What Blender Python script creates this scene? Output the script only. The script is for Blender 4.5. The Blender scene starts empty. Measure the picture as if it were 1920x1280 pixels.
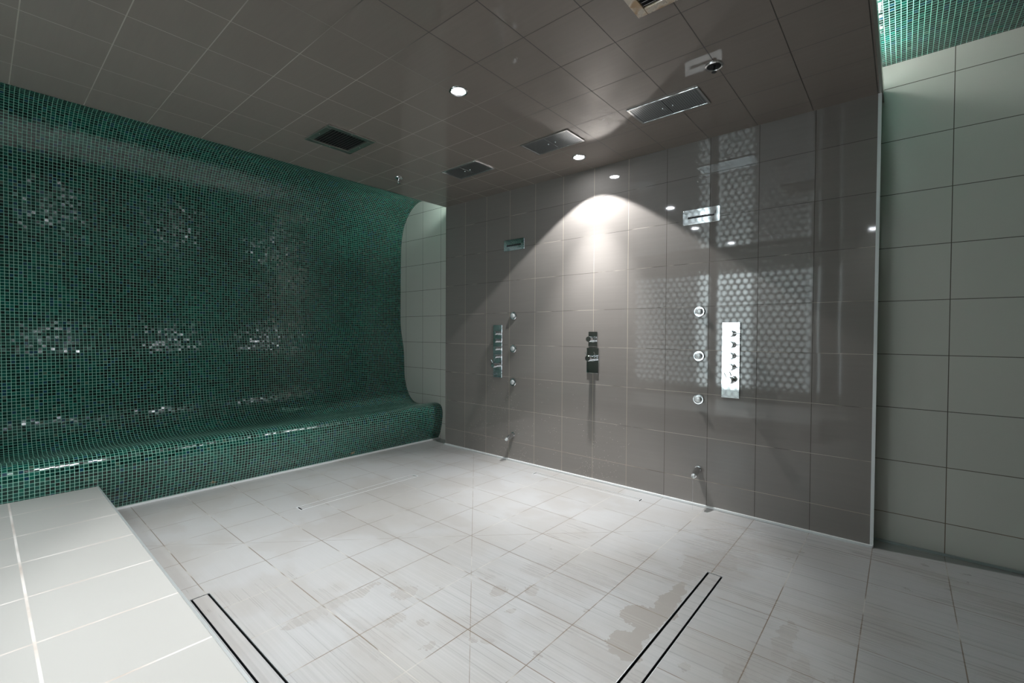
import bpy, bmesh, math, random
from mathutils import Vector, Matrix
C = bpy.context.scene.collection
sc = bpy.context.scene
PI = math.pi
random.seed(4)

# ------------------------------------------------------------------ camera
cd = bpy.data.cameras.new('camera'); cam = bpy.data.objects.new('camera', cd); C.objects.link(cam)
cd.sensor_width = 36.0; cd.lens = 36.0 * 857.1319 / 1920.0; cd.clip_start = 0.01
yaw, pitch, roll = 0.706484, 0.0172, 0.0054
Fv = Vector((math.cos(yaw), math.sin(yaw), 0)); Rv = Vector((math.sin(yaw), -math.cos(yaw), 0)); Uv = Vector((0, 0, 1))
F2 = Fv * math.cos(pitch) - Uv * math.sin(pitch); U2 = Uv * math.cos(pitch) + Fv * math.sin(pitch)
R3 = Rv * math.cos(roll) + U2 * math.sin(roll); U3 = U2 * math.cos(roll) - Rv * math.sin(roll)
M = Matrix.Identity(4)
for i in range(3):
    M[i][0] = R3[i]; M[i][1] = U3[i]; M[i][2] = -F2[i]
M[2][3] = 1.191
cam.matrix_world = M
sc.camera = cam

# ------------------------------------------------------------------ world, exposure
w = bpy.data.worlds.new('World'); sc.world = w; w.use_nodes = True
w.node_tree.nodes['Background'].inputs[0].default_value = (0.6, 0.75, 0.8, 1)
w.node_tree.nodes['Background'].inputs[1].default_value = 0.005
sc.view_settings.view_transform = 'Standard'; sc.view_settings.look = 'None'
sc.view_settings.gamma = 1.0; sc.view_settings.use_curve_mapping = False
sc.view_settings.exposure = 0.46
sc.cycles.max_bounces = 10; sc.cycles.diffuse_bounces = 5; sc.cycles.glossy_bounces = 6
sc.cycles.use_denoising = True
sc.cycles.sample_clamp_indirect = 6.0
sc.cycles.caustics_reflective = False; sc.cycles.caustics_refractive = False

# spot beams of the ceiling downlights (x, y, energy)
# x, y, spill watts, core watts, core half angle, core tilt (towards +x, +y, degrees), core blend
SPOTS = [(2.981, 1.885, 88.0, 175.0, 31, 3, 0, 1.0), (1.748, 1.891, 3.0, 86.0, 40, 0, 2, 0.25), (0.602, 2.02, 8.0, 112.0, 46, 0, 6, 0.4), (-0.62, 1.9, 5.0, 75.0, 43, 0, 4, 0.35), (-0.80, 0.30, 4.0, 8.0, 40, 0, 0, 0.5)]
LED_STRENGTH = 42.0
LENS_STRENGTH = 125.0
WINDOW_STRENGTH = 6.5

# ------------------------------------------------------------------ dimensions (floor z = 0)
XW = 3.261        # front of the brown shower wall
XB = 3.400        # beige wall behind it
Y0, Y1 = 0.1093, 3.7177   # ends of the brown wall and edges of the dropped ceiling
HC = 2.532        # dropped ceiling
HM = 2.734        # mosaic ceiling above it
XBACK = -1.10     # lattice screen plane
LZ = 0.195        # ledge height
LXE = 0.492       # ledge edge

# ------------------------------------------------------------------ node helpers
class NT:
    def __init__(s, name):
        s.m = bpy.data.materials.new(name); s.m.use_nodes = True
        s.t = s.m.node_tree; s.b = s.t.nodes['Principled BSDF']
    def n(s, typ, **kw):
        nd = s.t.nodes.new(typ)
        for k, v in kw.items(): setattr(nd, k, v)
        return nd
    def lk(s, a, b): s.t.links.new(a, b)
    def put(s, sock, v):
        if isinstance(v, (int, float)): sock.default_value = v
        elif isinstance(v, (tuple, list)): sock.default_value = v if len(v) != 3 or sock.type == 'VECTOR' else (*v, 1)
        else: s.lk(v, sock)
    def m1(s, op, a, b=None, c=None, clamp=False):
        nd = s.n('ShaderNodeMath', operation=op); nd.use_clamp = clamp
        s.put(nd.inputs[0], a)
        if b is not None: s.put(nd.inputs[1], b)
        if c is not None: s.put(nd.inputs[2], c)
        return nd.outputs[0]
    def vm(s, op, a, b=None, out=0):
        nd = s.n('ShaderNodeVectorMath', operation=op); s.put(nd.inputs[0], a)
        if b is not None:
            if op == 'SCALE': s.put(nd.inputs['Scale'], b)
            else: s.put(nd.inputs[1], b)
        return nd.outputs[out]
    def mix(s, f, a, b):
        nd = s.n('ShaderNodeMix', data_type='RGBA'); s.put(nd.inputs[0], f); s.put(nd.inputs[6], a); s.put(nd.inputs[7], b)
        return nd.outputs[2]
    def xyz(s, v):
        nd = s.n('ShaderNodeSeparateXYZ'); s.lk(v, nd.inputs[0]); return nd.outputs
    def comb(s, x, y, z=0.0):
        nd = s.n('ShaderNodeCombineXYZ'); s.put(nd.inputs[0], x); s.put(nd.inputs[1], y); s.put(nd.inputs[2], z); return nd.outputs[0]
    def noise(s, v, scale, detail=2.0, rough=0.5, out=0):
        nd = s.n('ShaderNodeTexNoise'); s.lk(v, nd.inputs['Vector']); nd.inputs['Scale'].default_value = scale
        nd.inputs['Detail'].default_value = detail; nd.inputs['Roughness'].default_value = rough; return nd.outputs[out]
    def white(s, v, out=0):
        nd = s.n('ShaderNodeTexWhiteNoise', noise_dimensions='3D'); s.lk(v, nd.inputs['Vector']); return nd.outputs[out]
    def sm(s, v, a, b, lo=0.0, hi=1.0):
        nd = s.n('ShaderNodeMapRange', interpolation_type='SMOOTHSTEP'); s.put(nd.inputs[0], v)
        for i, q in enumerate((a, b, lo, hi)): s.put(nd.inputs[i + 1], q)
        return nd.outputs[0]
    def pos(s): return s.n('ShaderNodeNewGeometry').outputs['Position']
    def nrm(s): return s.n('ShaderNodeNewGeometry').outputs['Normal']
    def set(s, **kw):
        for k, v in kw.items(): s.put(s.b.inputs[k.replace('_', ' ')], v)
        return s
    def bump(s, h, strength, dist, normal=None):
        nd = s.n('ShaderNodeBump'); nd.inputs['Strength'].default_value = strength; nd.inputs['Distance'].default_value = dist
        s.put(nd.inputs['Height'], h)
        if normal is not None: s.lk(normal, nd.inputs['Normal'])
        return nd.outputs[0]
    def grid(s, u, v, pu, pv, gu, gv, wu, wv):
        """tile cells: returns (joint mask of u lines, joint mask of v lines, cell id vector)"""
        a = s.m1('DIVIDE', s.m1('SUBTRACT', u, gu), pu); b = s.m1('DIVIDE', s.m1('SUBTRACT', v, gv), pv)
        fa = s.m1('ABSOLUTE', s.m1('SUBTRACT', s.m1('FRACT', s.m1('ADD', a, 0.5)), 0.5))
        fb = s.m1('ABSOLUTE', s.m1('SUBTRACT', s.m1('FRACT', s.m1('ADD', b, 0.5)), 0.5))
        ma = s.m1('LESS_THAN', fa, 0.5 * wu / pu); mb = s.m1('LESS_THAN', fb, 0.5 * wv / pv)
        cid = s.comb(s.m1('FLOOR', a), s.m1('FLOOR', b), 0.0)
        return ma, mb, cid
    def jitter(s, cid, amount):
        c = s.vm('SUBTRACT', s.white(cid, 1), (0.5, 0.5, 0.5))
        return s.vm('NORMALIZE', s.vm('ADD', s.nrm(), s.vm('SCALE', c, amount)))

def simple(name, col, rough=0.5, metal=0.0, **kw):
    t = NT(name); t.set(Base_Color=col, Roughness=rough, Metallic=metal); t.set(**kw)
    n = t.noise(t.pos(), 35.0, 3.0)
    t.set(Roughness=t.m1('ADD', rough, t.m1('MULTIPLY', t.m1('SUBTRACT', n, 0.5), 0.12 * rough + 0.02), clamp=True))
    return t.m

# brown glossy wall tile
def brown_tile(name, axis_u, axis_v, pu, pv, gu, gv, kind):
    t = NT(name); p = t.xyz(t.pos()); u, v = p[axis_u], p[axis_v]
    wd = 0.0032 if kind == 'wall' else 0.0044; mu, mv, cid = t.grid(u, v, pu, pv, gu, gv, wd, wd * 0.9)
    rnd = t.white(cid)
    base = (0.215, 0.196, 0.180) if kind == 'wall' else (0.235, 0.203, 0.180)
    fine = t.noise(t.vm('MULTIPLY', t.pos(), (60, 2.5, 60) if kind == 'wall' else (60, 3, 60)), 1.0, 3.0)
    k = t.m1('ADD', 0.95, t.m1('ADD', t.m1('MULTIPLY', rnd, 0.06), t.m1('MULTIPLY', t.m1('SUBTRACT', fine, 0.5), 0.10)))
    col = t.vm('SCALE', t.comb(*base), k)
    st = t.noise(t.pos(), 2.3, 3.0)
    if kind == 'wall':
        # upright joints: dark at the open end, pale towards the bench; level joints mixed
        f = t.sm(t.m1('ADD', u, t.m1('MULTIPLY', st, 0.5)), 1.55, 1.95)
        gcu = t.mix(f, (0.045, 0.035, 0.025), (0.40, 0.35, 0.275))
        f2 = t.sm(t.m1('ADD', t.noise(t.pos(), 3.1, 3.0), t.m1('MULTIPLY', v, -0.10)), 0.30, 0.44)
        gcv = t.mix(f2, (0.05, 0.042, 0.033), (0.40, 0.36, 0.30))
        lowr = t.m1('MULTIPLY', t.sm(v, 0.35, 0.0), t.noise(t.pos(), 9.0, 3.0))
        gcv = t.mix(t.m1('MULTIPLY', lowr, 0.8), gcv, (0.25, 0.13, 0.06))
    else:
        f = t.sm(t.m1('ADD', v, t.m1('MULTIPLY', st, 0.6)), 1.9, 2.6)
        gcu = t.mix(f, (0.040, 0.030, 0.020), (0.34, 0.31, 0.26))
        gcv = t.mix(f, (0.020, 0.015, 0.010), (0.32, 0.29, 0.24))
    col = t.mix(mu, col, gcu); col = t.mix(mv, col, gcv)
    m = t.m1('MAXIMUM', mu, mv)
    rough = 0.03 if kind == 'wall' else 0.02
    film = t.m1('MULTIPLY', t.noise(t.pos(), 3.0, 4.0), 0.025)
    if kind == 'wall':
        # dried spray drops over the lower tiles under the left jets
        vo = t.n('ShaderNodeTexVoronoi'); t.lk(t.pos(), vo.inputs['Vector']); vo.inputs['Scale'].default_value = 75.0
        dot = t.m1('LESS_THAN', vo.outputs['Distance'], 0.22)
        rc = t.white(vo.outputs['Position']); dens = t.m1('MULTIPLY', t.sm(v, 0.85, 0.1), t.m1('MULTIPLY', t.sm(u, 1.35, 2.0), t.sm(u, 3.5, 2.9)))
        nz = t.sm(t.noise(t.pos(), 3.2, 3.0), 0.38, 0.66)
        dot = t.m1('MULTIPLY', dot, t.m1('LESS_THAN', rc, t.m1('MULTIPLY', t.m1('MULTIPLY', dens, nz), 0.75)))
        col = t.mix(t.m1('MULTIPLY', dot, 0.38), col, (0.62, 0.57, 0.50))
        m = t.m1('MAXIMUM', m, t.m1('MULTIPLY', dot, 0.5))
    else:
        # mineral haze patch near the shower head and flecks
        pp = t.pos(); d = t.vm('LENGTH', t.vm('MULTIPLY', t.vm('SUBTRACT', pp, (2.62, 1.42, HC)), (2.6, 2.2, 1.0)), out=1)
        hz = t.m1('MULTIPLY', t.sm(d, 0.75, 0.1), t.sm(t.noise(pp, 14.0, 5.0, 0.65), 0.45, 0.65))
        film = t.m1('ADD', film, t.m1('MULTIPLY', hz, 0.25))
        col = t.mix(t.m1('MULTIPLY', hz, 0.25), col, (0.36, 0.33, 0.30))
    t.set(Base_Color=col, Roughness=t.m1('ADD', t.m1('MULTIPLY', m, 0.5), t.m1('ADD', rough, film), clamp=True))
    t.b.inputs['IOR'].default_value = 1.52 if kind == 'wall' else 1.75
    nj = t.jitter(cid, 0.0035)
    t.set(Normal=t.bump(t.m1('MULTIPLY', m, -1.0), 0.25, 0.001, nj))
    return t.m

def beige_tile(name, axis_u, axis_v, pu, pv, gu, gv, base=(0.57, 0.555, 0.505), groutc=(0.085, 0.070, 0.052), wid=0.0038, rough=0.16):
    t = NT(name); p = t.xyz(t.pos()); u, v = p[axis_u], p[axis_v]
    mu, mv, cid = t.grid(u, v, pu, pv, gu, gv, wid, wid)
    k = t.m1('ADD', 0.96, t.m1('MULTIPLY', t.white(cid), 0.06))
    col = t.vm('SCALE', t.comb(*base), k)
    low = t.m1('MULTIPLY', t.sm(p[2], 0.7, 0.1), t.noise(t.pos(), 6.0, 3.0))
    gc = t.mix(low, groutc, (0.20, 0.12, 0.06))
    m = t.m1('MAXIMUM', mu, mv)
    col = t.mix(m, col, gc)
    t.set(Base_Color=col, Roughness=t.m1('ADD', rough, t.m1('ADD', t.m1('MULTIPLY', m, 0.4), t.m1('MULTIPLY', t.noise(t.pos(), 4.0, 3.0), 0.06))))
    t.set(Normal=t.bump(t.m1('MULTIPLY', m, -1.0), 0.25, 0.001, t.jitter(cid, 0.003)))
    return t.m

PM = 0.0217
def mosaic_mat():
    t = NT('glass_mosaic'); uv = t.n('ShaderNodeUVMap').outputs[0]; q = t.xyz(uv)
    mu, mv, cid = t.grid(q[0], q[1], PM, PM, 0.0, 0.0, 0.0025, 0.0025)
    r = t.white(cid); rc = t.white(t.vm('ADD', cid, (17.3, 5.1, 2.0)))
    big = t.noise(uv, 1.9, 4.0, 0.6)
    cr = t.n('ShaderNodeValToRGB'); t.lk(t.m1('ADD', t.m1('ADD', t.m1('MULTIPLY', r, 0.55), 0.18), t.m1('MULTIPLY', t.m1('SUBTRACT', big, 0.45), 1.1), clamp=True), cr.inputs[0])
    e = cr.color_ramp.elements; e[0].position = 0.0; e[0].color = (0.0008, 0.006, 0.006, 1); e[1].position = 1.0; e[1].color = (0.010, 0.135, 0.080, 1)
    for ps, c in ((0.25, (0.0010, 0.012, 0.009, 1)), (0.45, (0.0012, 0.030, 0.023, 1)), (0.62, (0.0020, 0.050, 0.034, 1)), (0.80, (0.004, 0.078, 0.062, 1))):
        x = e.new(ps); x.color = c
    col = t.mix(t.m1('GREATER_THAN', rc, 0.985), cr.outputs[0], (0.05, 0.085, 0.06))
    col = t.mix(t.m1('MULTIPLY', t.m1('GREATER_THAN', rc, 0.90), t.m1('LESS_THAN', rc, 0.96)), col, (0.006, 0.040, 0.070))
    P = t.pos(); sp = None
    for c in ((1.16, 3.985, 0.055), (2.325, 3.985, 0.050)):
        d = t.vm('LENGTH', t.vm('ADD', t.vm('SUBTRACT', P, c), t.vm('SCALE', t.vm('SUBTRACT', t.noise(P, 60.0, 2.0, 0.5, 1), (0.5, 0.5, 0.5)), 0.03)), out=1)
        k = t.m1('LESS_THAN', d, 0.018); sp = k if sp is None else t.m1('MAXIMUM', sp, k)
    col = t.mix(sp, col, (0.30, 0.17, 0.08))
    m = t.m1('MAXIMUM', mu, mv)
    g = t.mix(t.noise(uv, 3.0, 3.0), (0.20, 0.45, 0.35), (0.33, 0.60, 0.50))
    col = t.mix(m, col, g)
    t.set(Base_Color=col, Roughness=t.m1('ADD', 0.10, t.m1('ADD', t.m1('MULTIPLY', r, 0.08), t.m1('MULTIPLY', m, 0.5))))
    t.b.inputs['IOR'].default_value = 1.55
    nj = t.jitter(t.vm('ADD', cid, (3.0, 9.0, 1.0)), 0.085)
    t.set(Normal=t.bump(t.m1('MULTIPLY', m, -1.0), 0.35, 0.0012, nj))
    return t.m

FX, FP = 1.8764, 0.3018
def floor_mat(name='floor_tile', inset=False):
    t = NT(name); P = t.pos(); p = t.xyz(P); x, y = p[0], p[1]
    mu, mv, cid = t.grid(x, y, FP, 0.3007, FX, 1.9135, 0.0038, 0.0038)
    # mitred joints where the four falls meet
    dx, dy = t.m1('SUBTRACT', x, 1.88), t.m1('SUBTRACT', y, 1.905)
    d1 = t.m1('LESS_THAN', t.m1('ABSOLUTE', t.m1('SUBTRACT', dx, dy)), 0.0015)
    d2 = t.m1('LESS_THAN', t.m1('ABSOLUTE', t.m1('ADD', dx, dy)), 0.0015)
    dg = t.m1('MULTIPLY', t.m1('MAXIMUM', d1, d2), t.m1('LESS_THAN', t.m1('ABSOLUTE', dx), 1.32))
    m = t.m1('MAXIMUM', t.m1('MAXIMUM', mu, mv), dg)
    if inset: m = t.m1('MULTIPLY', mu, 0.0)
    rnd = t.white(cid)
    # ribbed streaks running along y
    st = t.noise(t.comb(t.m1('MULTIPLY', x, 62.0), t.m1('MULTIPLY', y, 0.5), t.m1('MULTIPLY', rnd, 9.0)), 1.0, 1.0, 0.5)
    st = t.sm(st, 0.36, 0.66)
    st2 = t.sm(t.noise(t.comb(t.m1('MULTIPLY', x, 135.0), t.m1('MULTIPLY', y, 0.8), 4.0), 1.0, 1.0, 0.5), 0.3, 0.7)
    chalk = t.sm(t.noise(P, 1.3, 4.0, 0.6), 0.30, 0.62)
    near = t.sm(t.m1('ADD', t.m1('MULTIPLY', x, 0.7), t.m1('MULTIPLY', y, 1.2)), 4.1, 2.6)
    stv = t.m1('ADD', t.m1('MULTIPLY', t.m1('SUBTRACT', st, 0.5), 0.05), t.m1('MULTIPLY', t.m1('SUBTRACT', st2, 0.5), 0.08))
    k = t.m1('ADD', 1.0, t.m1('MULTIPLY', stv, t.m1('ADD', 0.06, t.m1('MULTIPLY', near, 1.1))))
    k = t.m1('ADD', k, t.m1('MULTIPLY', t.m1('SUBTRACT', rnd, 0.5), 0.03))
    dry = t.mix(chalk, (0.385, 0.370, 0.352), (0.415, 0.412, 0.408))
    col = t.vm('SCALE', dry, k)
    # wet, smooth looking patches by the right drain and scattered splashes
    q = t.vm('ADD', P, t.vm('SCALE', t.vm('SUBTRACT', t.noise(P, 11.0, 5.0, 0.65, 1), (0.5, 0.5, 0.5)), 0.13))
    qq = t.xyz(q)
    def blob(cx, cy, sx, sy):
        a = t.m1('POWER', t.m1('DIVIDE', t.m1('SUBTRACT', qq[0], cx), sx), 2.0)
        b = t.m1('POWER', t.m1('DIVIDE', t.m1('SUBTRACT', qq[1], cy), sy), 2.0)
        return t.m1('LESS_THAN', t.m1('ADD', a, b), 1.0)
    wet = blob(1.88, 0.770, 0.33, 0.045)
    for bb in ((1.82, 0.83, 0.085, 0.07), (1.63, 0.80, 0.075, 0.065), (1.57, 0.77, 0.05, 0.05)): wet = t.m1('MAXIMUM', wet, blob(*bb))
    soft = blob(1.01, 1.875, 0.24, 0.030)
    for bb in ((1.27, 1.72, 0.07, 0.05), (2.38, 0.80, 0.16, 0.05), (2.52, 0.72, 0.14, 0.10), (1.72, 0.42, 0.10, 0.040), (2.05, 0.33, 0.16, 0.035), (1.85, 0.26, 0.12, 0.03), (1.56, 1.40, 0.05, 0.035), (1.66, 1.29, 0.045, 0.03)): soft = t.m1('MAXIMUM', soft, blob(*bb))
    for bb in ((1.11, 1.36, 0.032), (1.23, 1.24, 0.020), (1.28, 1.20, 0.028), (1.11, 1.58, 0.042), (1.18, 1.48, 0.030), (1.34, 1.02, 0.022), (1.48, 1.27, 0.022)): soft = t.m1('MAXIMUM', soft, blob(bb[0], bb[1], bb[2], bb[2] * 0.8))
    wet = t.m1('MAXIMUM', wet, t.m1('MULTIPLY', soft, 0.55))
    vo = t.n('ShaderNodeTexVoronoi'); t.lk(q, vo.inputs['Vector']); vo.inputs['Scale'].default_value = 6.0
    drops = t.m1('MULTIPLY', t.m1('LESS_THAN', vo.outputs['Distance'], 0.11), t.m1('LESS_THAN', t.white(vo.outputs['Position']), 0.40))
    drops = t.m1('MULTIPLY', drops, near)
    wet = t.m1('MAXIMUM', wet, t.m1('MULTIPLY', drops, 0.5))
    broad = t.m1('MULTIPLY', t.sm(t.noise(t.vm('MULTIPLY', P, (1.4, 0.8, 1.0)), 2.6, 4.0), 0.50, 0.60), 0.35)
    wet = t.m1('MAXIMUM', wet, broad)
    col = t.mix(wet, col, (0.338, 0.315, 0.292))
    f = t.noise(P, 3.3, 3.0)
    gc = t.mix(t.sm(f, 0.50, 0.62), (0.19, 0.15, 0.115), (0.50, 0.48, 0.44))
    gc = t.mix(t.sm(t.noise(P, 5.1, 3.0), 0.5, 0.62), gc, (0.20, 0.17, 0.14))
    col = t.mix(m, col, gc)
    t.set(Base_Color=col)
    rgh = t.m1('ADD', 0.30, t.m1('MULTIPLY', t.m1('MULTIPLY', stv, near), 0.5))
    rgh = t.m1('SUBTRACT', rgh, t.m1('MULTIPLY', wet, 0.05))
    t.set(Roughness=t.m1('MAXIMUM', rgh, 0.12))
    h = t.m1('ADD', t.m1('MULTIPLY', st, 0.6), t.m1('MULTIPLY', st2, 0.4))
    h = t.m1('SUBTRACT', t.m1('MULTIPLY', h, t.m1('SUBTRACT', 1.0, t.m1('MULTIPLY', wet, 0.9))), t.m1('MULTIPLY', m, 1.5))
    t.set(Normal=t.bump(h, 0.05, 0.0010, t.jitter(cid, 0.004)))
    return t.m

def perforated():
    t = NT('perforated_chrome'); p = t.xyz(t.pos())
    P_ = 0.0125
    fa = t.m1('SUBTRACT', t.m1('FRACT', t.m1('DIVIDE', p[0], P_)), 0.5); fb = t.m1('SUBTRACT', t.m1('FRACT', t.m1('DIVIDE', p[1], P_)), 0.5)
    d = t.m1('ADD', t.m1('MULTIPLY', fa, fa), t.m1('MULTIPLY', fb, fb))
    h = t.m1('LESS_THAN', d, 0.055)
    col = t.mix(h, (0.50, 0.54, 0.57), (0.01, 0.01, 0.012))
    wv = t.noise(t.pos(), 30.0, 2.0)
    t.set(Base_Color=col, Metallic=t.m1('SUBTRACT', 1.0, h), Roughness=t.m1('ADD', 0.10, t.m1('MULTIPLY', wv, 0.10)))
    t.set(Normal=t.bump(wv, 0.15, 0.002))
    return t.m

def emis(name, col, s):
    t = NT(name); t.set(Base_Color=(0.8, 0.8, 0.8), Emission_Color=col, Emission_Strength=s); return t.m

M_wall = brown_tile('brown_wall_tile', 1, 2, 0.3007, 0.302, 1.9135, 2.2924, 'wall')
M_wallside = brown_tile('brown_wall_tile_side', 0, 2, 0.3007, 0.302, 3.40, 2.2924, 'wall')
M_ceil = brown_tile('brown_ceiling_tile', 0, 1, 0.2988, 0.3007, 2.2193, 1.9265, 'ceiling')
M_beige = beige_tile('beige_wall_tile', 1, 2, 0.3195, 0.3032, -0.193, 2.601)
M_beige_x = beige_tile('beige_wall_tile_side', 0, 2, 0.3195, 0.3032, 0.0, 2.601)
M_ledge = beige_tile('ledge_tile', 0, 1, 0.60, 0.3865, 0.111, 3.636, base=(0.44, 0.43, 0.408), groutc=(0.92, 0.91, 0.89), wid=0.0080, rough=0.30)
M_mos = mosaic_mat()
M_floor = floor_mat(); M_inset = floor_mat('drain_inset_tile', True)
M_chrome = simple('polished_chrome', (0.80, 0.82, 0.84), 0.05, 1.0)
M_alu = simple('brushed_aluminium', (0.62, 0.60, 0.56), 0.30, 1.0)
M_steel = simple('stainless_edge', (0.78, 0.80, 0.80), 0.38, 0.7)
M_darksteel = simple('dark_channel_steel', (0.012, 0.014, 0.015), 0.5, 0.0)
M_whitetrim = simple('white_edge_profile', (0.72, 0.74, 0.74), 0.32, 0.0)
M_greytrim = simple('grey_metal_profile', (0.42, 0.47, 0.47), 0.35, 0.6)
M_black = simple('dark_void', (0.006, 0.006, 0.007), 0.7)
M_white = simple('white_enamel', (0.75, 0.76, 0.76), 0.3)
M_perf = perforated()
M_lens = emis('lamp_lens', (0.90, 0.95, 1.0), LENS_STRENGTH)
M_led_b = emis('led_tape_left', (0.80, 1.0, 0.95), LED_STRENGTH * 3.0)
M_led = emis('led_tape', (0.92, 1.0, 0.97), LED_STRENGTH)
M_backlight = emis('lattice_backlight_glow', (0.80, 0.95, 1.0), 1.5)
M_corr = emis('corridor_fill_glow', (0.85, 0.97, 1.0), 60.0)
M_window = emis('daylit_window', (0.82, 0.97, 1.0), WINDOW_STRENGTH)
M_plaster = simple('corridor_plaster', (0.55, 0.56, 0.54), 0.6)
M_lattice = simple('painted_lattice', (0.13, 0.13, 0.125), 0.4)
M_dark_frame = simple('dark_door_frame', (0.06, 0.055, 0.05), 0.35)
def vent_rust():
    t = NT('stained_vent_metal'); n = t.sm(t.noise(t.pos(), 16.0, 4.0), 0.42, 0.62)
    t.set(Base_Color=t.mix(n, (0.62, 0.56, 0.48), (0.46, 0.32, 0.20)), Metallic=0.35, Roughness=t.m1('ADD', 0.25, t.m1('MULTIPLY', n, 0.3)))
    return t.m
M_rust = vent_rust()
def body_nozzle():
    t = NT('jet_face'); p = t.pos(); vo = t.n('ShaderNodeTexVoronoi'); t.lk(p, vo.inputs['Vector']); vo.inputs['Scale'].default_value = 150.0
    d = t.m1('LESS_THAN', vo.outputs['Distance'], 0.30)
    t.set(Base_Color=t.mix(d, (0.78, 0.80, 0.80), (0.38, 0.42, 0.43)), Metallic=0.35, Roughness=0.3)
    return t.m
M_jet = body_nozzle()
M_water = NT('running_water'); M_water.set(Base_Color=(0.95, 0.98, 1.0), Roughness=0.03, IOR=1.33, Transmission_Weight=1.0); M_water = M_water.m

# ------------------------------------------------------------------ mesh helpers
def box(bm, x0, x1, y0, y1, z0, z1):
    vs = [bm.verts.new((x, y, z)) for x in (x0, x1) for y in (y0, y1) for z in (z0, z1)]
    for f in ((0, 1, 3, 2), (4, 6, 7, 5), (0, 4, 5, 1), (2, 3, 7, 6), (0, 2, 6, 4), (1, 5, 7, 3)):
        bm.faces.new([vs[i] for i in f])
def cyl(bm, a, b, r0, r1=None, n=24, caps=True):
    r1 = r0 if r1 is None else r1
    a, b = Vector(a), Vector(b); d = (b - a).normalized()
    s = d.orthogonal().normalized(); t = d.cross(s)
    A = [bm.verts.new(a + (s * math.cos(2 * PI * i / n) + t * math.sin(2 * PI * i / n)) * r0) for i in range(n)]
    B = [bm.verts.new(b + (s * math.cos(2 * PI * i / n) + t * math.sin(2 * PI * i / n)) * r1) for i in range(n)]
    for i in range(n): bm.faces.new((A[i], A[(i + 1) % n], B[(i + 1) % n], B[i]))
    if caps: bm.faces.new(A[::-1]); bm.faces.new(B)
def lathe(bm, a, d, prof, n=32):
    """prof: list of (distance along d, radius)"""
    a, d = Vector(a), Vector(d).normalized(); s = d.orthogonal().normalized(); t = d.cross(s); rings = []
    for h, r in prof:
        if r < 1e-6: rings.append([bm.verts.new(a + d * h)])
        else: rings.append([bm.verts.new(a + d * h + (s * math.cos(2 * PI * i / n) + t * math.sin(2 * PI * i / n)) * r) for i in range(n)])
    for A, B in zip(rings, rings[1:]):
        for i in range(n):
            j = (i + 1) % n
            q = ([A[0]] if len(A) == 1 else [A[i], A[j]]) + ([B[0]] if len(B) == 1 else [B[j], B[i]])
            if len(q) > 2: bm.faces.new(q)
def obj(name, bm, mat, parent=None, bevel=0.0, smooth=False, loc=None):
    bmesh.ops.recalc_face_normals(bm, faces=bm.faces[:])
    me = bpy.data.meshes.new(name); bm.to_mesh(me); bm.free()
    for mm in (mat if isinstance(mat, (list, tuple)) else [mat]): me.materials.append(mm)
    o = bpy.data.objects.new(name, me); C.objects.link(o)
    if parent is not None: o.parent = parent
    if loc: o.location = loc
    if smooth:
        for p in me.polygons: p.use_smooth = True
        me.set_sharp_from_angle(angle=math.radians(35))
    if bevel:
        b = o.modifiers.new('bevel', 'BEVEL'); b.width = bevel; b.segments = 2; b.limit_method = 'ANGLE'
    return o
def B(*boxes):
    bm = bmesh.new()
    for b in boxes: box(bm, *b)
    return bm
def struct(name, bm, mat, **kw):
    o = obj(name, bm, mat, **kw); o['kind'] = 'structure'; return o
def tag(o, label, cat, group=None):
    o['label'] = label; o['category'] = cat
    if group: o['group'] = group
    return o
def thing(name, label, cat, loc, group=None):
    o = bpy.data.objects.new(name, None); o.empty_display_size = 0.05; C.objects.link(o); o.location = loc
    return tag(o, label, cat, group)
def dup(root, loc, label):
    r = root.copy(); C.objects.link(r); r.location = loc; r['label'] = label
    for ch in list(root.children):
        c = ch.copy(); C.objects.link(c); c.parent = r
        for g in list(ch.children):
            d = g.copy(); C.objects.link(d); d.parent = c
    return r

# ------------------------------------------------------------------ floor with drain openings and falls
XF0, XF1, YF0, YF1 = -2.4, XB, -1.6, 4.05
DR = {  # drain rectangles x0,x1,y0,y1
    'right': (1.404, 2.380, 0.652, 0.729), 'far': (1.404, 2.386, 3.056, 3.128),
    'wall': (3.068, 3.122, 1.408, 2.384), 'left': (0.604, 0.682, 1.410, 2.394)}
def fz(x, y):
    cx, cy = 1.88, 1.905
    d = max(abs(x - cx), abs(y - cy)); L = 1.21
    if d <= L: return 0.006 * (1 - d / L) - 0.003
    return min(0.0, -0.003 + 0.003 * (d - L) / 0.3)
xs = {XF0, XF1, 0.0}; ys = {YF0, YF1}
for a in DR.values(): xs |= {a[0], a[1]}; ys |= {a[2], a[3]}
def fill(s, step):
    l = sorted(s); out = []
    for a, b in zip(l, l[1:]):
        n = max(1, round((b - a) / step)); out += [a + (b - a) * i / n for i in range(n)]
    return out + [l[-1]]
xs = fill(xs, 0.06); ys = fill(ys, 0.06)
bm = bmesh.new(); V = {}
def gv(i, j):
    if (i, j) not in V: V[i, j] = bm.verts.new((xs[i], ys[j], fz(xs[i], ys[j])))
    return V[i, j]
for i in range(len(xs) - 1):
    for j in range(len(ys) - 1):
        mx, my = (xs[i] + xs[i + 1]) / 2, (ys[j] + ys[j + 1]) / 2
        if any(a[0] < mx < a[1] and a[2] < my < a[3] for a in DR.values()): continue
        bm.faces.new((gv(i, j), gv(i + 1, j), gv(i + 1, j + 1), gv(i, j + 1)))
fl = struct('floor', bm, M_floor, smooth=True)

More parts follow.
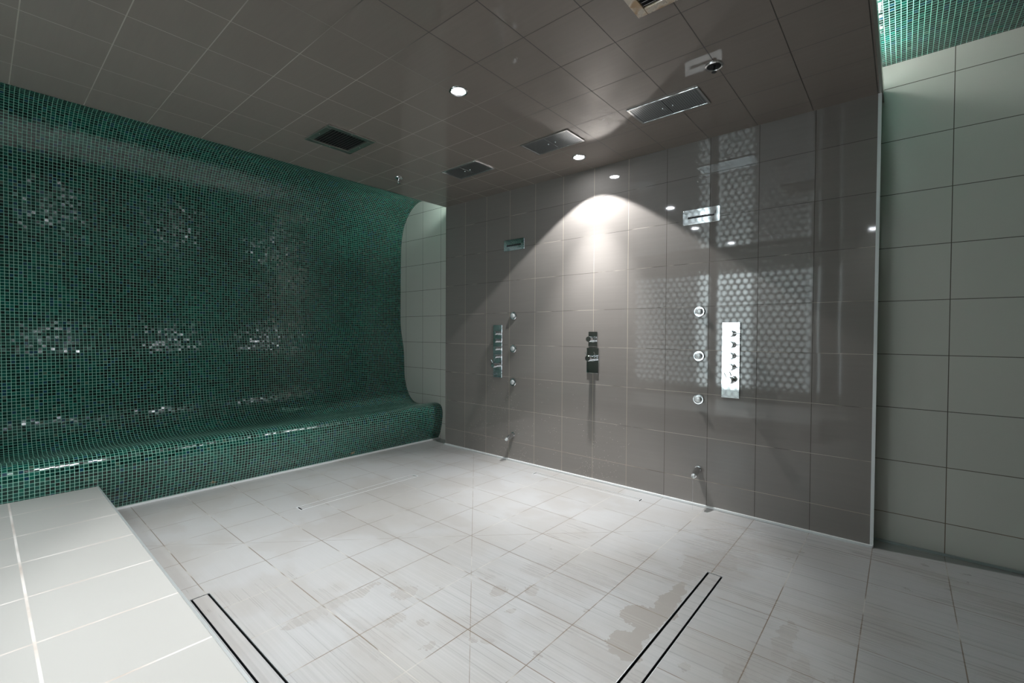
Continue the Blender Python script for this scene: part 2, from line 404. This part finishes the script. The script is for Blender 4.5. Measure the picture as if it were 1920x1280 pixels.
# ------------------------------------------------------------------ walls
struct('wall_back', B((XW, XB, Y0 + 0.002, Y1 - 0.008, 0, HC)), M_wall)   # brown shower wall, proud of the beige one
struct('wall_rear', B((XB, XB + 0.12, -1.6, 5.0, -0.02, HM + 0.1)), M_beige)
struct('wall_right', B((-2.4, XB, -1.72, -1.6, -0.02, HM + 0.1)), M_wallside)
struct('wall_front', B((-2.52, -2.4, -1.72, 5.0, -0.02, HM + 0.1)), M_plaster)
struct('wall_front_panel', B((XBACK - 0.15, XBACK, -1.6, 0.64, 0, HM)), M_beige)
struct('wall_front_panel', B((XBACK - 0.15, XBACK - 0.001, 3.93, 5.0, 0, HM + 0.1)), M_beige)  # unseen panel added to keep corridor window light off the mosaic
# metal corner profiles and base profiles
struct('trim_1', B((XW - 0.003, XW + 0.002, Y0 - 0.004, Y0 + 0.012, 0, HC)), M_whitetrim)
struct('trim_2', B((XW - 0.016, XW, Y0, Y1 - 0.0, 0.0005, 0.013)), M_whitetrim)
struct('trim_3', B((XB - 0.012, XB, -1.6, Y0, 0, 0.012)), M_greytrim)
struct('trim_4', B((LXE + 0.010, XB, 3.972, 3.990, -0.002, 0.011)), M_whitetrim)
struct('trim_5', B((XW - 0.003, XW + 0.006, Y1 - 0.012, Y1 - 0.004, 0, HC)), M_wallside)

# ------------------------------------------------------------------ mosaic vault, back and bench
prof = [(2.9, HM), (3.6, HM), (4.10, HM), (4.32, 2.732), (4.38, 2.722), (4.441, 2.697), (4.513, 2.650), (4.575, 2.586), (4.628, 2.508), (4.665, 2.425), (4.690, 2.318), (4.703, 2.169), (4.708, 2.006),
        (4.711, 1.744), (4.7125, 1.514), (4.7135, 1.37), (4.710, 1.30), (4.698, 1.218), (4.682, 1.139), (4.664, 1.067), (4.649, 1.002), (4.640, 0.931), (4.635, 0.813), (4.629, 0.696), (4.617, 0.618),
        (4.597, 0.554), (4.570, 0.498), (4.532, 0.443), (4.484, 0.398), (4.424, 0.370), (4.353, 0.361), (4.253, 0.369), (4.146, 0.387), (4.060, 0.400), (3.996, 0.397), (3.954, 0.378), (3.930, 0.341), (3.922, 0.288),
        (3.929, 0.209), (3.945, 0.134), (3.968, 0.060), (3.99, 0.015), (4.005, -0.02)]
def catmull(P, n=6):
    out = []
    for i in range(len(P) - 1):
        p0 = P[max(i - 1, 0)]; p1 = P[i]; p2 = P[i + 1]; p3 = P[min(i + 2, len(P) - 1)]
        for k in range(n):
            t = k / n
            out.append(tuple(0.5 * ((2 * p1[a]) + (-p0[a] + p2[a]) * t + (2 * p0[a] - 5 * p1[a] + 4 * p2[a] - p3[a]) * t * t + (-p0[a] + 3 * p1[a] - 3 * p2[a] + p3[a]) * t ** 3) for a in (0, 1)))
    out.append(P[-1]); return out
cur = catmull(prof)
arc = [0.0]
for a, b in zip(cur, cur[1:]): arc.append(arc[-1] + math.hypot(b[0] - a[0], b[1] - a[1]))
arc = [a + 4.5 for a in arc]
def strip(name, idx, x0, x1, close=None):
    bm = bmesh.new(); uvl = bm.loops.layers.uv.new('UVMap'); rows = []
    for i in idx: rows.append([bm.verts.new((x, cur[i][0], cur[i][1])) for x in (x0, x1)])
    bm.verts.index_update(); info = {}
    for i, r in zip(idx, rows):
        for v, x in zip(r, (x0, x1)): info[v] = (x, arc[i])
    for a, b in zip(rows, rows[1:]): bm.faces.new((a[0], a[1], b[1], b[0]))
    for f in bm.faces:
        for l in f.loops: l[uvl].uv = info[l.vert]
    bmesh.ops.recalc_face_normals(bm, faces=bm.faces[:])
    c = (2.0, 3.0, 1.4)   # face into the room
    f0 = bm.faces[:][len(bm.faces) // 2]
    if f0.normal.dot(Vector(c) - f0.calc_center_median()) < 0: bmesh.ops.reverse_faces(bm, faces=bm.faces[:])
    me = bpy.data.meshes.new(name); bm.to_mesh(me); bm.free(); me.materials.append(M_mos)
    for p in me.polygons: p.use_smooth = True
    o = bpy.data.objects.new(name, me); C.objects.link(o)
    s = o.modifiers.new('thickness', 'SOLIDIFY'); s.thickness = 0.03; s.offset = -1.0; s.use_rim = False
    return o
seat = min(range(len(cur)), key=lambda i: math.hypot(cur[i][0] - 4.44, cur[i][1] - 0.375))
n4 = next(i for i, c in enumerate(cur) if c[0] > 4.1)
o = strip('wall_left', list(range(n4, seat + 1)), XBACK, XB); o['kind'] = 'structure'
o = strip('mosaic_bench', list(range(seat, len(cur))), XBACK, XB)
tag(o, 'long low bench seat of dark green mosaic with a rounded front, under the mosaic wall', 'bench')
# flat mosaic ceiling over the whole room
bm = bmesh.new(); uvl = bm.loops.layers.uv.new('UVMap')
vs = [bm.verts.new(c) for c in ((-2.4, -1.6, HM), (XB, -1.6, HM), (XB, cur[n4][0], HM), (-2.4, cur[n4][0], HM))]
f = bm.faces.new(vs)
for l in f.loops: l[uvl].uv = (l.vert.co.x, arc[n4] - cur[n4][0] + l.vert.co.y)
me = bpy.data.meshes.new('ceiling'); bm.to_mesh(me); bm.free(); me.materials.append(M_mos)
o = bpy.data.objects.new('ceiling', me); C.objects.link(o); o['kind'] = 'structure'
s = o.modifiers.new('thickness', 'SOLIDIFY'); s.thickness = 0.03; s.offset = 1.0; s.use_rim = False
me.flip_normals(); s.offset = -1.0
# dropped brown tile ceiling
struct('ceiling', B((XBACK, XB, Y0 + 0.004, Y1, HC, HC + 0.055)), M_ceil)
struct('ceiling', B((XBACK, XB, Y0 + 0.045, Y0 + 0.055, HC + 0.055, HM), (XBACK, XB, Y1 - 0.055, Y1 - 0.045, HC + 0.055, HM)), M_white)  # unseen upstands added to block tape light from spreading over the slab
struct('trim_6', B((XBACK, XB, Y0 - 0.010, Y0 + 0.004, HC - 0.001, HC + 0.062)), M_alu)
struct('trim_7', B((XBACK, XB, Y1, Y1 + 0.006, HC, HC + 0.062)), M_alu)
# light tapes lying on the edges of the dropped ceiling
for nm, xa, y0, y1, lab in (('led_light_strip', XBACK + 0.05, Y0 + 0.012, Y0 + 0.030, 'white light strip glowing on the right edge of the dropped ceiling, under the green mosaic'),
                        ('led_light_strip', 2.85, Y1 - 0.030, Y1 - 0.012, 'short white light strip on the left edge of the dropped ceiling, above the bench')):
    t = thing(nm, lab, 'light', (1.0, (y0 + y1) / 2, HC + 0.055))
    obj('channel', B((xa - 1, XB - 1 - 0.02, y0 - (y0 + y1) / 2 - 0.003, y1 - (y0 + y1) / 2 + 0.003, 0.0, 0.012)), M_alu, t)
    obj('light_tape', B((xa - 1 + 0.01, XB - 1 - 0.14, y0 - (y0 + y1) / 2, y1 - (y0 + y1) / 2, 0.0125, 0.020)), M_led if y0 < 1 else M_led_b, t)

# ------------------------------------------------------------------ ledge
bm = B((XBACK + 0.001, LXE, 0.70, 3.921, 0, LZ), (XBACK + 0.001, 0.0, -1.599, 0.70, 0, LZ))
t = thing('tiled_ledge', 'low platform of pale beige tiles with a metal edge, at the lower left', 'ledge', (0, 0, 0))
obj('tiled_top', bm, M_ledge, t)
o = obj('edge_trim', B((LXE, LXE + 0.009, 0.70, 3.921, 0.0, LZ + 0.002), (0.0, LXE + 0.009, 0.691, 0.6995, 0.0, LZ + 0.002), (0.0005, 0.0095, -1.599, 0.69, 0.0, LZ + 0.002)), M_steel, t)
o['label'] = 'pale metal edge strip'

# ------------------------------------------------------------------ floor drains
def drain(key, label, long_gap, end_gap, e=0.002):
    x0, x1, y0, y1 = DR[key]; cx, cy = (x0 + x1) / 2, (y0 + y1) / 2
    z = fz(cx, cy); hx, hy = (x1 - x0) / 2, (y1 - y0) / 2
    t = thing('linear_floor_drain', label, 'drain', (cx, cy, z), 'tile-filled channel drains in the floor')
    bm = B((-hx, hx, -hy, hy, -0.05, -0.046), (-hx, -hx + 0.001, -hy, hy, -0.046, -0.004), (hx - 0.001, hx, -hy, hy, -0.046, -0.004), (-hx, hx, -hy, -hy + 0.001, -0.046, -0.004), (-hx, hx, hy - 0.001, hy, -0.046, -0.004))
    obj('channel', bm, M_darksteel, t)
    bm = B((-hx, -hx + e, -hy, hy, -0.004, 0.0008), (hx - e, hx, -hy, hy, -0.004, 0.0008), (-hx + e, hx - e, -hy, -hy + e, -0.004, 0.0008), (-hx + e, hx - e, hy - e, hy, -0.004, 0.0008))
    obj('frame', bm, M_whitetrim if e > 0.003 else M_steel, t)
    gx, gy = (end_gap, long_gap) if hx > hy else (long_gap, end_gap)
    a, b = hx - e - gx, hy - e - gy
    obj('inset_tile', B((-a + 0.001, a - 0.001, -b + 0.001, b - 0.001, -0.012, -0.0004)), M_inset, t)
    bm = B((-a, -a + 0.001, -b, b, -0.046, 0.0), (a - 0.001, a, -b, b, -0.04, 0.0), (-a, a, -b, -b + 0.001, -0.04, 0.0), (-a, a, b - 0.001, b, -0.04, 0.0))
    obj('tile_tray', bm, M_darksteel, t)
drain('left', 'long slot drain beside the beige ledge, at the lower left', 0.0075, 0.002)
drain('right', 'long slot drain with two black slots in the wet patch at the lower right', 0.0085, 0.002)
drain('far', 'slot drain in front of the green mosaic bench, edged by a thin bright line', 0.0018, 0.010, 0.0045)
drain('wall', 'narrow slot drain close along the foot of the brown shower wall', 0.0014, 0.008, 0.0035)

# ------------------------------------------------------------------ downlights
def downlight_proto():
    t = thing('ceiling_downlight', '', 'downlight', (0, 0, 0), 'round recessed ceiling downlights')
    bm = bmesh.new(); lathe(bm, (0, 0, 0), (0, 0, -1), [(0.0, 0.052), (0.004, 0.051), (0.006, 0.046), (0.004, 0.040), (0.0, 0.038)])
    obj('trim_ring', bm, M_chrome, t, smooth=True)
    bm = bmesh.new(); lathe(bm, (0, 0, 0), (0, 0, -1), [(0.0005, 0.0375), (0.003, 0.036), (0.0045, 0.02), (0.005, 0.0)])
    obj('lens', bm, M_lens, t, smooth=True)
    return t
DL = ['lit ceiling downlight nearest the brown shower wall, above its bright cone of light', 'lit ceiling downlight in the middle of the brown tiled ceiling',
      'ceiling downlight above the beige ledge, at the top left edge', 'ceiling downlight above the far end of the beige ledge', 'ceiling downlight near the beige doorway wall']
dl = downlight_proto()
for i, (x, y, spill, core, half, tx, ty, bl) in enumerate(SPOTS):
    o = dl if i == 0 else dup(dl, (x, y, HC), DL[i])
    o.location = (x, y, HC); o['label'] = DL[i]
    for ang, blend, watts, ax, ay in ((53, 0.07, spill, 0, 0), (half, bl, core, tx, ty)):
        L = bpy.data.lights.new('downlight_beam', 'SPOT'); L.energy = watts; L.spot_size = 2 * math.radians(ang); L.spot_blend = blend
        L.shadow_soft_size = 0.025; L.color = (0.97, 0.985, 1.0)
        lo = bpy.data.objects.new('downlight_beam', L); C.objects.link(lo); lo.location = (x, y, HC - 0.012)
        lo.rotation_euler = (math.radians(ay), -math.radians(ax), 0)

# ------------------------------------------------------------------ ceiling shower plates
def shower_plate(x0, x1, y0, y1, label):
    cx, cy = (x0 + x1) / 2, (y0 + y1) / 2; hx, hy = (x1 - x0) / 2, (y1 - y0) / 2; f = 0.014
    t = thing('ceiling_shower_head', label, 'shower head', (cx, cy, HC), 'rectangular ceiling shower heads')
    obj('frame', B((-hx, hx, -hy, -hy + f, -0.007, 0.0), (-hx, hx, hy - f, hy, -0.007, 0.0), (-hx, -hx + f, -hy + f, hy - f, -0.007, 0.0), (hx - f, hx, -hy + f, hy - f, -0.007, 0.0)), M_chrome, t, bevel=0.0015)
    obj('spray_plate', B((-hx + f + 0.001, hx - f - 0.001, -hy + f + 0.001, -0.0015, -0.006, 0.0)), M_perf, t, bevel=0.001)
    obj('spray_plate', B((-hx + f + 0.001, hx - f - 0.001, 0.0015, hy - f - 0.001, -0.006, 0.0)), M_perf, t, bevel=0.001)
    for yy in (-0.03, 0.03):
        bm = bmesh.new(); lathe(bm, (0, yy, 0), (0, 0, -1), [(0.006, 0.006), (0.009, 0.005), (0.0095, 0.0)], 12)
        obj('screw', bm, M_chrome, t, smooth=True)
shower_plate(2.538, 2.763, 0.860, 1.276, 'rectangular perforated chrome shower head nearest the viewer, at the right of the ceiling')
shower_plate(2.522, 2.747, 1.690, 2.088, 'rectangular perforated shower head in the middle, beside the downlight by the brown wall')
shower_plate(2.520, 2.745, 2.538, 2.932, 'dark rectangular shower head farthest away, near the left end of the brown wall')

# ------------------------------------------------------------------ air vents
def vent(x0, x1, y0, y1, label, frame_mat, slat_mat):
    cx, cy = (x0 + x1) / 2, (y0 + y1) / 2; h = (x1 - x0) / 2; g = (y1 - y0) / 2; f = 0.042
    t = thing('ceiling_air_vent', label, 'vent', (cx, cy, HC), 'square ceiling air vents')
    obj('frame', B((-h, h, -g, -g + f, -0.010, 0.0), (-h, h, g - f, g, -0.010, 0.0), (-h, -h + f, -g + f, g - f, -0.010, 0.0), (h - f, h, -g + f, g - f, -0.010, 0.0)), frame_mat, t, bevel=0.003)
    obj('back_plate', B((-h + f, h - f, -g + f, g - f, -0.0015, 0.0)), M_black, t)
    n = 12; w0 = -h + f + 0.012; st = (2 * (h - f) - 0.024) / (n - 1)
    for i in range(n):
        x = w0 + i * st; bm = bmesh.new()
        vs = [bm.verts.new(c) for c in ((x + 0.006, -g + f + 0.004, -0.0016), (x + 0.0075, -g + f + 0.004, -0.0016), (x - 0.0035, -g + f + 0.004, -0.009), (x - 0.005, -g + f + 0.004, -0.009))]
        ws = [bm.verts.new((v.co.x, g - f - 0.004, v.co.z)) for v in vs]
        for k in range(4): bm.faces.new((vs[k], vs[(k + 1) % 4], ws[(k + 1) % 4], ws[k]))
        bm.faces.new(vs); bm.faces.new(ws[::-1])
        obj('slat', bm, slat_mat, t)
    for sx, sy in ((-1, 0), (1, 0), (0, -1), (0, 1)):
        bm = bmesh.new(); lathe(bm, (sx * (h - f / 2), sy * (g - f / 2), -0.010), (0, 0, -1), [(0, 0.004), (0.0015, 0.003), (0.002, 0.0)], 10)
        obj('screw', bm, M_chrome, t, smooth=True)
vent(1.484, 1.826, 2.820, 3.160, 'dark metal square air vent in the ceiling near the green mosaic wall', M_alu, M_alu)
vent(1.487, 1.829, 0.527, 0.867, 'air vent with rust stained frame and white slats, cut off by the top edge', M_rust, M_white)

# ------------------------------------------------------------------ sprinklers
t = thing('fire_sprinkler', 'recessed fire sprinkler in a round chrome ring, right of the nearest ceiling shower head', 'sprinkler', (2.402, 0.734, HC), 'ceiling fire sprinklers')
bm = bmesh.new(); lathe(bm, (0, 0, 0), (0, 0, -1), [(0.0, 0.044), (0.005, 0.043), (0.007, 0.038), (0.005, 0.033), (0.0, 0.032)]); obj('rim', bm, M_chrome, t, smooth=True)
bm = bmesh.new(); lathe(bm, (0, 0, 0), (0, 0, -1), [(0.0006, 0.032), (0.0008, 0.0)]); obj('cup', bm, M_black, t)
bm = bmesh.new(); cyl(bm, (0, 0, -0.001), (0, 0, -0.018), 0.007, 0.005, 12); cyl(bm, (0.008, 0, -0.015), (0.008, 0, -0.032), 0.0016, n=8); cyl(bm, (-0.008, 0, -0.015), (-0.008, 0, -0.032), 0.0016, n=8); box(bm, -0.010, 0.010, -0.002, 0.002, -0.018, -0.015); obj('nozzle', bm, M_darksteel, t, smooth=True)
bm = bmesh.new(); lathe(bm, (0, 0, 0), (0, 0, -1), [(0.031, 0.0), (0.031, 0.012), (0.033, 0.012), (0.033, 0.0)], 14); obj('deflector', bm, M_darksteel, t)
t = thing('fire_sprinkler', 'small chrome fire sprinkler hanging under the ceiling at the corner of the mosaic wall', 'sprinkler', (2.383, 3.328, HC), 'ceiling fire sprinklers')
bm = bmesh.new(); lathe(bm, (0, 0, 0), (0, 0, -1), [(0.0, 0.034), (0.006, 0.032), (0.010, 0.016), (0.012, 0.010)]); obj('rim', bm, M_chrome, t, smooth=True)
bm = bmesh.new(); cyl(bm, (0, 0, -0.010), (0, 0, -0.028), 0.009, 0.007, 14); cyl(bm, (0.009, 0, -0.026), (0.006, 0, -0.048), 0.002, n=8); cyl(bm, (-0.009, 0, -0.026), (-0.006, 0, -0.048), 0.002, n=8); obj('nozzle', bm, M_chrome, t, smooth=True)
bm = bmesh.new(); lathe(bm, (0, 0, 0), (0, 0, -1), [(0.047, 0.0), (0.047, 0.014), (0.050, 0.014), (0.050, 0.0)], 16); obj('deflector', bm, M_chrome, t)

# ------------------------------------------------------------------ wall fittings (face -x)
Z0 = 1.191
def outlet():
    t = thing('waterfall_outlet', 'chrome wall outlet plate, dark with mosaic reflections, high above the left control panel', 'shower outlet', (XW, 2.762, 0.827 + Z0), 'chrome waterfall outlets')
    bm = bmesh.new(); hy, hz, r = 0.124, 0.0515, 0.008
    pts = []
    for cx_, cz_, a0 in ((hy - r, hz - r, 0), (-hy + r, hz - r, 90), (-hy + r, -hz + r, 180), (hy - r, -hz + r, 270)):
        for k in range(5):
            a = math.radians(a0 + 22.5 * k); pts.append((cx_ + r * math.cos(a), cz_ + r * math.sin(a)))
    A = [bm.verts.new((-0.001, a, b)) for a, b in pts]; Bv = [bm.verts.new((-0.006, a, b)) for a, b in pts]
    bm.faces.new(A); bm.faces.new(Bv[::-1])
    for i in range(len(pts)): bm.faces.new((A[i], A[(i + 1) % len(pts)], Bv[(i + 1) % len(pts)], Bv[i]))
    obj('plate', bm, M_chrome, t, bevel=0.001)
    obj('lip', B((-0.022, -0.006, -0.088, 0.088, 0.000, 0.0035)), M_chrome, t, bevel=0.001)
    obj('slot', B((-0.0068, -0.006, -0.088, 0.088, -0.010, -0.0005)), M_black, t)
    obj('key_mark', B((-0.0068, -0.006, -0.099, -0.096, 0.008, 0.022)), M_black, t)
    return t
w1 = outlet()
dup(w1, (XW, 1.070, 0.820 + Z0), 'bright chrome wall outlet plate high above the right control panel')

def knob_bm(r, l):
    bm = bmesh.new(); lathe(bm, (-0.010, 0, 0), (-1, 0, 0), [(0, r * 1.12), (0.004, r * 1.12), (0.005, r * 0.82), (l * 0.45, r * 0.82), (l * 0.47, r), (l - 0.002, r), (l, r * 0.93), (l, 0)], 28); return bm
def panel():
    t = thing('shower_control_panel', 'tall chrome control plate with five knobs, dark green reflections, left on the wall', 'shower control', (XW, 2.957, Z0 - 0.171), 'tall chrome shower control panels')
    obj('plate', B((-0.010, -0.001, -0.056, 0.056, -0.251, 0.253)), M_chrome, t, bevel=0.0015)
    for z in (0.176, 0.102, 0.028, -0.046):
        k = obj('knob', knob_bm(0.0205, 0.048), M_chrome, t, smooth=True, loc=(0, -0.004, z))
        bm = bmesh.new(); cyl(bm, (-0.046, -0.019, 0), (-0.046, -0.048, 0.001), 0.0025, n=10); obj('pin', bm, M_chrome, k, smooth=True)
    k = obj('thermostat_knob', knob_bm(0.0235, 0.072), M_chrome, t, smooth=True, loc=(0, -0.004, -0.130))
    bm = bmesh.new(); cyl(bm, (-0.068, 0.012, 0.018), (-0.074, 0.026, 0.050), 0.003, n=10); obj('pin', bm, M_chrome, k, smooth=True)
    return t
p1 = panel()
dup(p1, (XW, 0.865, Z0 - 0.169), 'tall bright chrome control plate with five knobs, at the right of the shower wall')

t = thing('shower_valve', 'small chrome plate with one knob, upper of two in the wall\'s middle', 'shower control', (XW, 1.912, Z0 - 0.041))
obj('plate', B((-0.010, -0.001, -0.041, 0.041, -0.060, 0.060)), M_chrome, t, bevel=0.0015)
k = obj('knob', knob_bm(0.023, 0.070), M_chrome, t, smooth=True, loc=(0, 0, 0.0))
t = thing('shower_valve', 'larger chrome plate with a pin-handled knob, lower of two in the wall\'s middle', 'shower control', (XW, 1.913, Z0 - 0.215))
obj('plate', B((-0.010, -0.001, -0.055, 0.055, -0.103, 0.103)), M_chrome, t, bevel=0.0015)
k = obj('knob', knob_bm(0.0235, 0.078), M_chrome, t, smooth=True, loc=(0, 0, 0.020))
bm = bmesh.new(); cyl(bm, (-0.072, 0.012, 0.018), (-0.080, 0.030, 0.046), 0.003, n=10); obj('pin', bm, M_chrome, k, smooth=True)

def jet():
    t = thing('body_jet', '', 'shower jet', (0, 0, 0), 'round chrome body jets')
    bm = bmesh.new(); lathe(bm, (0, 0, 0), (-1, 0, 0), [(0.001, 0.037), (0.008, 0.037), (0.012, 0.034), (0.012, 0.028), (0.004, 0.026), (0.0035, 0.0)], 36); obj('ring', bm, M_chrome, t, smooth=True)
    bm = bmesh.new(); lathe(bm, (-0.004, 0, 0), (-1, 0.05, -0.04), [(0.0, 0.0205), (0.013, 0.0215), (0.019, 0.020), (0.021, 0.016), (0.022, 0.0)], 32); obj('nozzle_face', bm, M_jet, t, smooth=True)
    return t
jp = jet(); first = True
for side, y, zs in (('left', 2.762, (0.166, -0.141, -0.453)), ('right', 1.072, (0.160, -0.148, -0.449))):
    for nm, z in zip(('top', 'middle', 'bottom'), zs):
        lab = '%s of the three round chrome jets beside the %s control panel' % (nm, side)
        if first: jp.location = (XW, y, z + Z0); jp['label'] = lab; first = False
        else: dup(jp, (XW, y, z + Z0), lab)

def spout():
    t = thing('foot_spout', 'small chrome bullet-shaped spout low on the wall, below the left row of jets', 'spout', (XW, 2.765, Z0 - 0.945), 'low chrome wall spouts')
    bm = bmesh.new(); d = Vector((-0.94, 0.0, -0.34))
    lathe(bm, (0.006, 0, 0.004), d, [(0.0, 0.010), (0.012, 0.017), (0.03, 0.0215), (0.065, 0.0205), (0.097, 0.0165), (0.098, 0.0)], 28); obj('body', bm, M_chrome, t, smooth=True)
    bm = bmesh.new(); a = Vector((0.006, 0, 0.004)) + d.normalized() * 0.098
    lathe(bm, a, d, [(0.0, 0.012), (0.014, 0.0135), (0.016, 0.011), (0.012, 0.008), (0.008, 0.0)], 20); obj('nozzle', bm, M_steel, t, smooth=True)
    bm = bmesh.new(); lathe(bm, (0, 0, 0), (-1, 0, 0), [(0.0008, 0.022), (0.004, 0.021), (0.005, 0.012)], 24); obj('rosette', bm, M_chrome, t, smooth=True)
    return t
s1 = spout()
dup(s1, (XW, 1.069, Z0 - 0.935), 'small chrome bullet-shaped spout low on the wall, below the right row of jets')
bm = bmesh.new(); cyl(bm, (XW - 0.106, 1.069, 0.205), (XW - 0.106, 1.069, 0.001), 0.0013, 0.0011, 8)
tag(obj('water_trickle', bm, M_water, smooth=True), 'thin trickle of water falling from the right low spout to the floor', 'water')

# ------------------------------------------------------------------ lattice screen behind the viewer, on the ledge (seen mirrored in the tiles)
def lattice(y0, y1, z0, z1, parent):
    bm = bmesh.new(); R = 0.058; rin = 0.040; th = 0.012; dy = R * math.sqrt(3) ; dz = R * 1.5
    def ringpts(cy, cz, r): return [(cy + r * math.cos(PI / 6 + k * PI / 3), cz + r * math.sin(PI / 6 + k * PI / 3)) for k in range(6)]
    r = 0; z = z0 + R
    while z + R < z1 + 0.02:
        y = y0 + dy / 2 + (dy / 2 if r % 2 else 0)
        while y + dy / 2 < y1 + 0.01:
            o_ = ringpts(y, z, R); i_ = ringpts(y, z, rin)
            O = [bm.verts.new((0, a, b)) for a, b in o_]; I = [bm.verts.new((0, a, b)) for a, b in i_]; I2 = [bm.verts.new((-th, a, b)) for a, b in i_]; O2 = [bm.verts.new((-th, a, b)) for a, b in o_]
            for k in range(6):
                j = (k + 1) % 6
                bm.faces.new((O[k], O[j], I[j], I[k])); bm.faces.new((I[k], I[j], I2[j], I2[k])); bm.faces.new((I2[k], I2[j], O2[j], O2[k]))
            y += dy
        z += dz; r += 1
    return obj('lattice_panel', bm, M_lattice, parent)
t = thing('lattice_screen', 'tall hexagon lattice screen standing on the ledge, mirrored in the glossy shower wall', 'screen', (XBACK + 0.035, 2.3, LZ))
H = HC - LZ
lattice(-1.32, -0.07, 0.03, H - 0.03, t); lattice(0.07, 1.55, 0.03, H - 0.03, t)
obj('post', B((-0.03, 0.01, -0.06, 0.06, 0.001, H - 0.001)), M_lattice, t)
obj('frame', B((-0.02, 0.01, -1.40, -1.33, 0.001, H - 0.001), (-0.02, 0.01, 1.55, 1.62, 0.001, H - 0.001), (-0.02, 0.01, -1.33, 1.55, 0.001, 0.03), (-0.02, 0.01, -1.33, 1.55, H - 0.03, H - 0.001)), M_dark_frame, t)
struct('door_1', B((XBACK - 0.06, XBACK + 0.02, 0.66, 0.88, LZ, HC)), M_dark_frame)
t = thing('corridor_fill_light', 'added fill light, out of view in the corridor behind the lattice screen', 'fill light', (-1.24, 2.0, 2.62))  # invented light, added to brighten the corridor wall and lattice, kept out of view
obj('housing', B((-0.06, 0.06, -1.2, 1.2, 0.02, 0.10)), M_white, t, bevel=0.004)
obj('glow_panel', B((-0.05, 0.05, -1.18, 1.18, 0.0, 0.0195)), M_corr, t)
# bright window of the corridor behind the lattice
struct('window_1', B((-2.36, -2.34, 2.05, 2.95, 0.25, 2.3)), M_window)
struct('lattice_backlight', B((-2.40, -2.37, 0.75, 2.04, 0.25, 2.3), (-2.40, -2.37, 2.96, 4.2, 0.25, 2.3)), M_backlight)  # glowing panels added so the whole lattice looks backlit
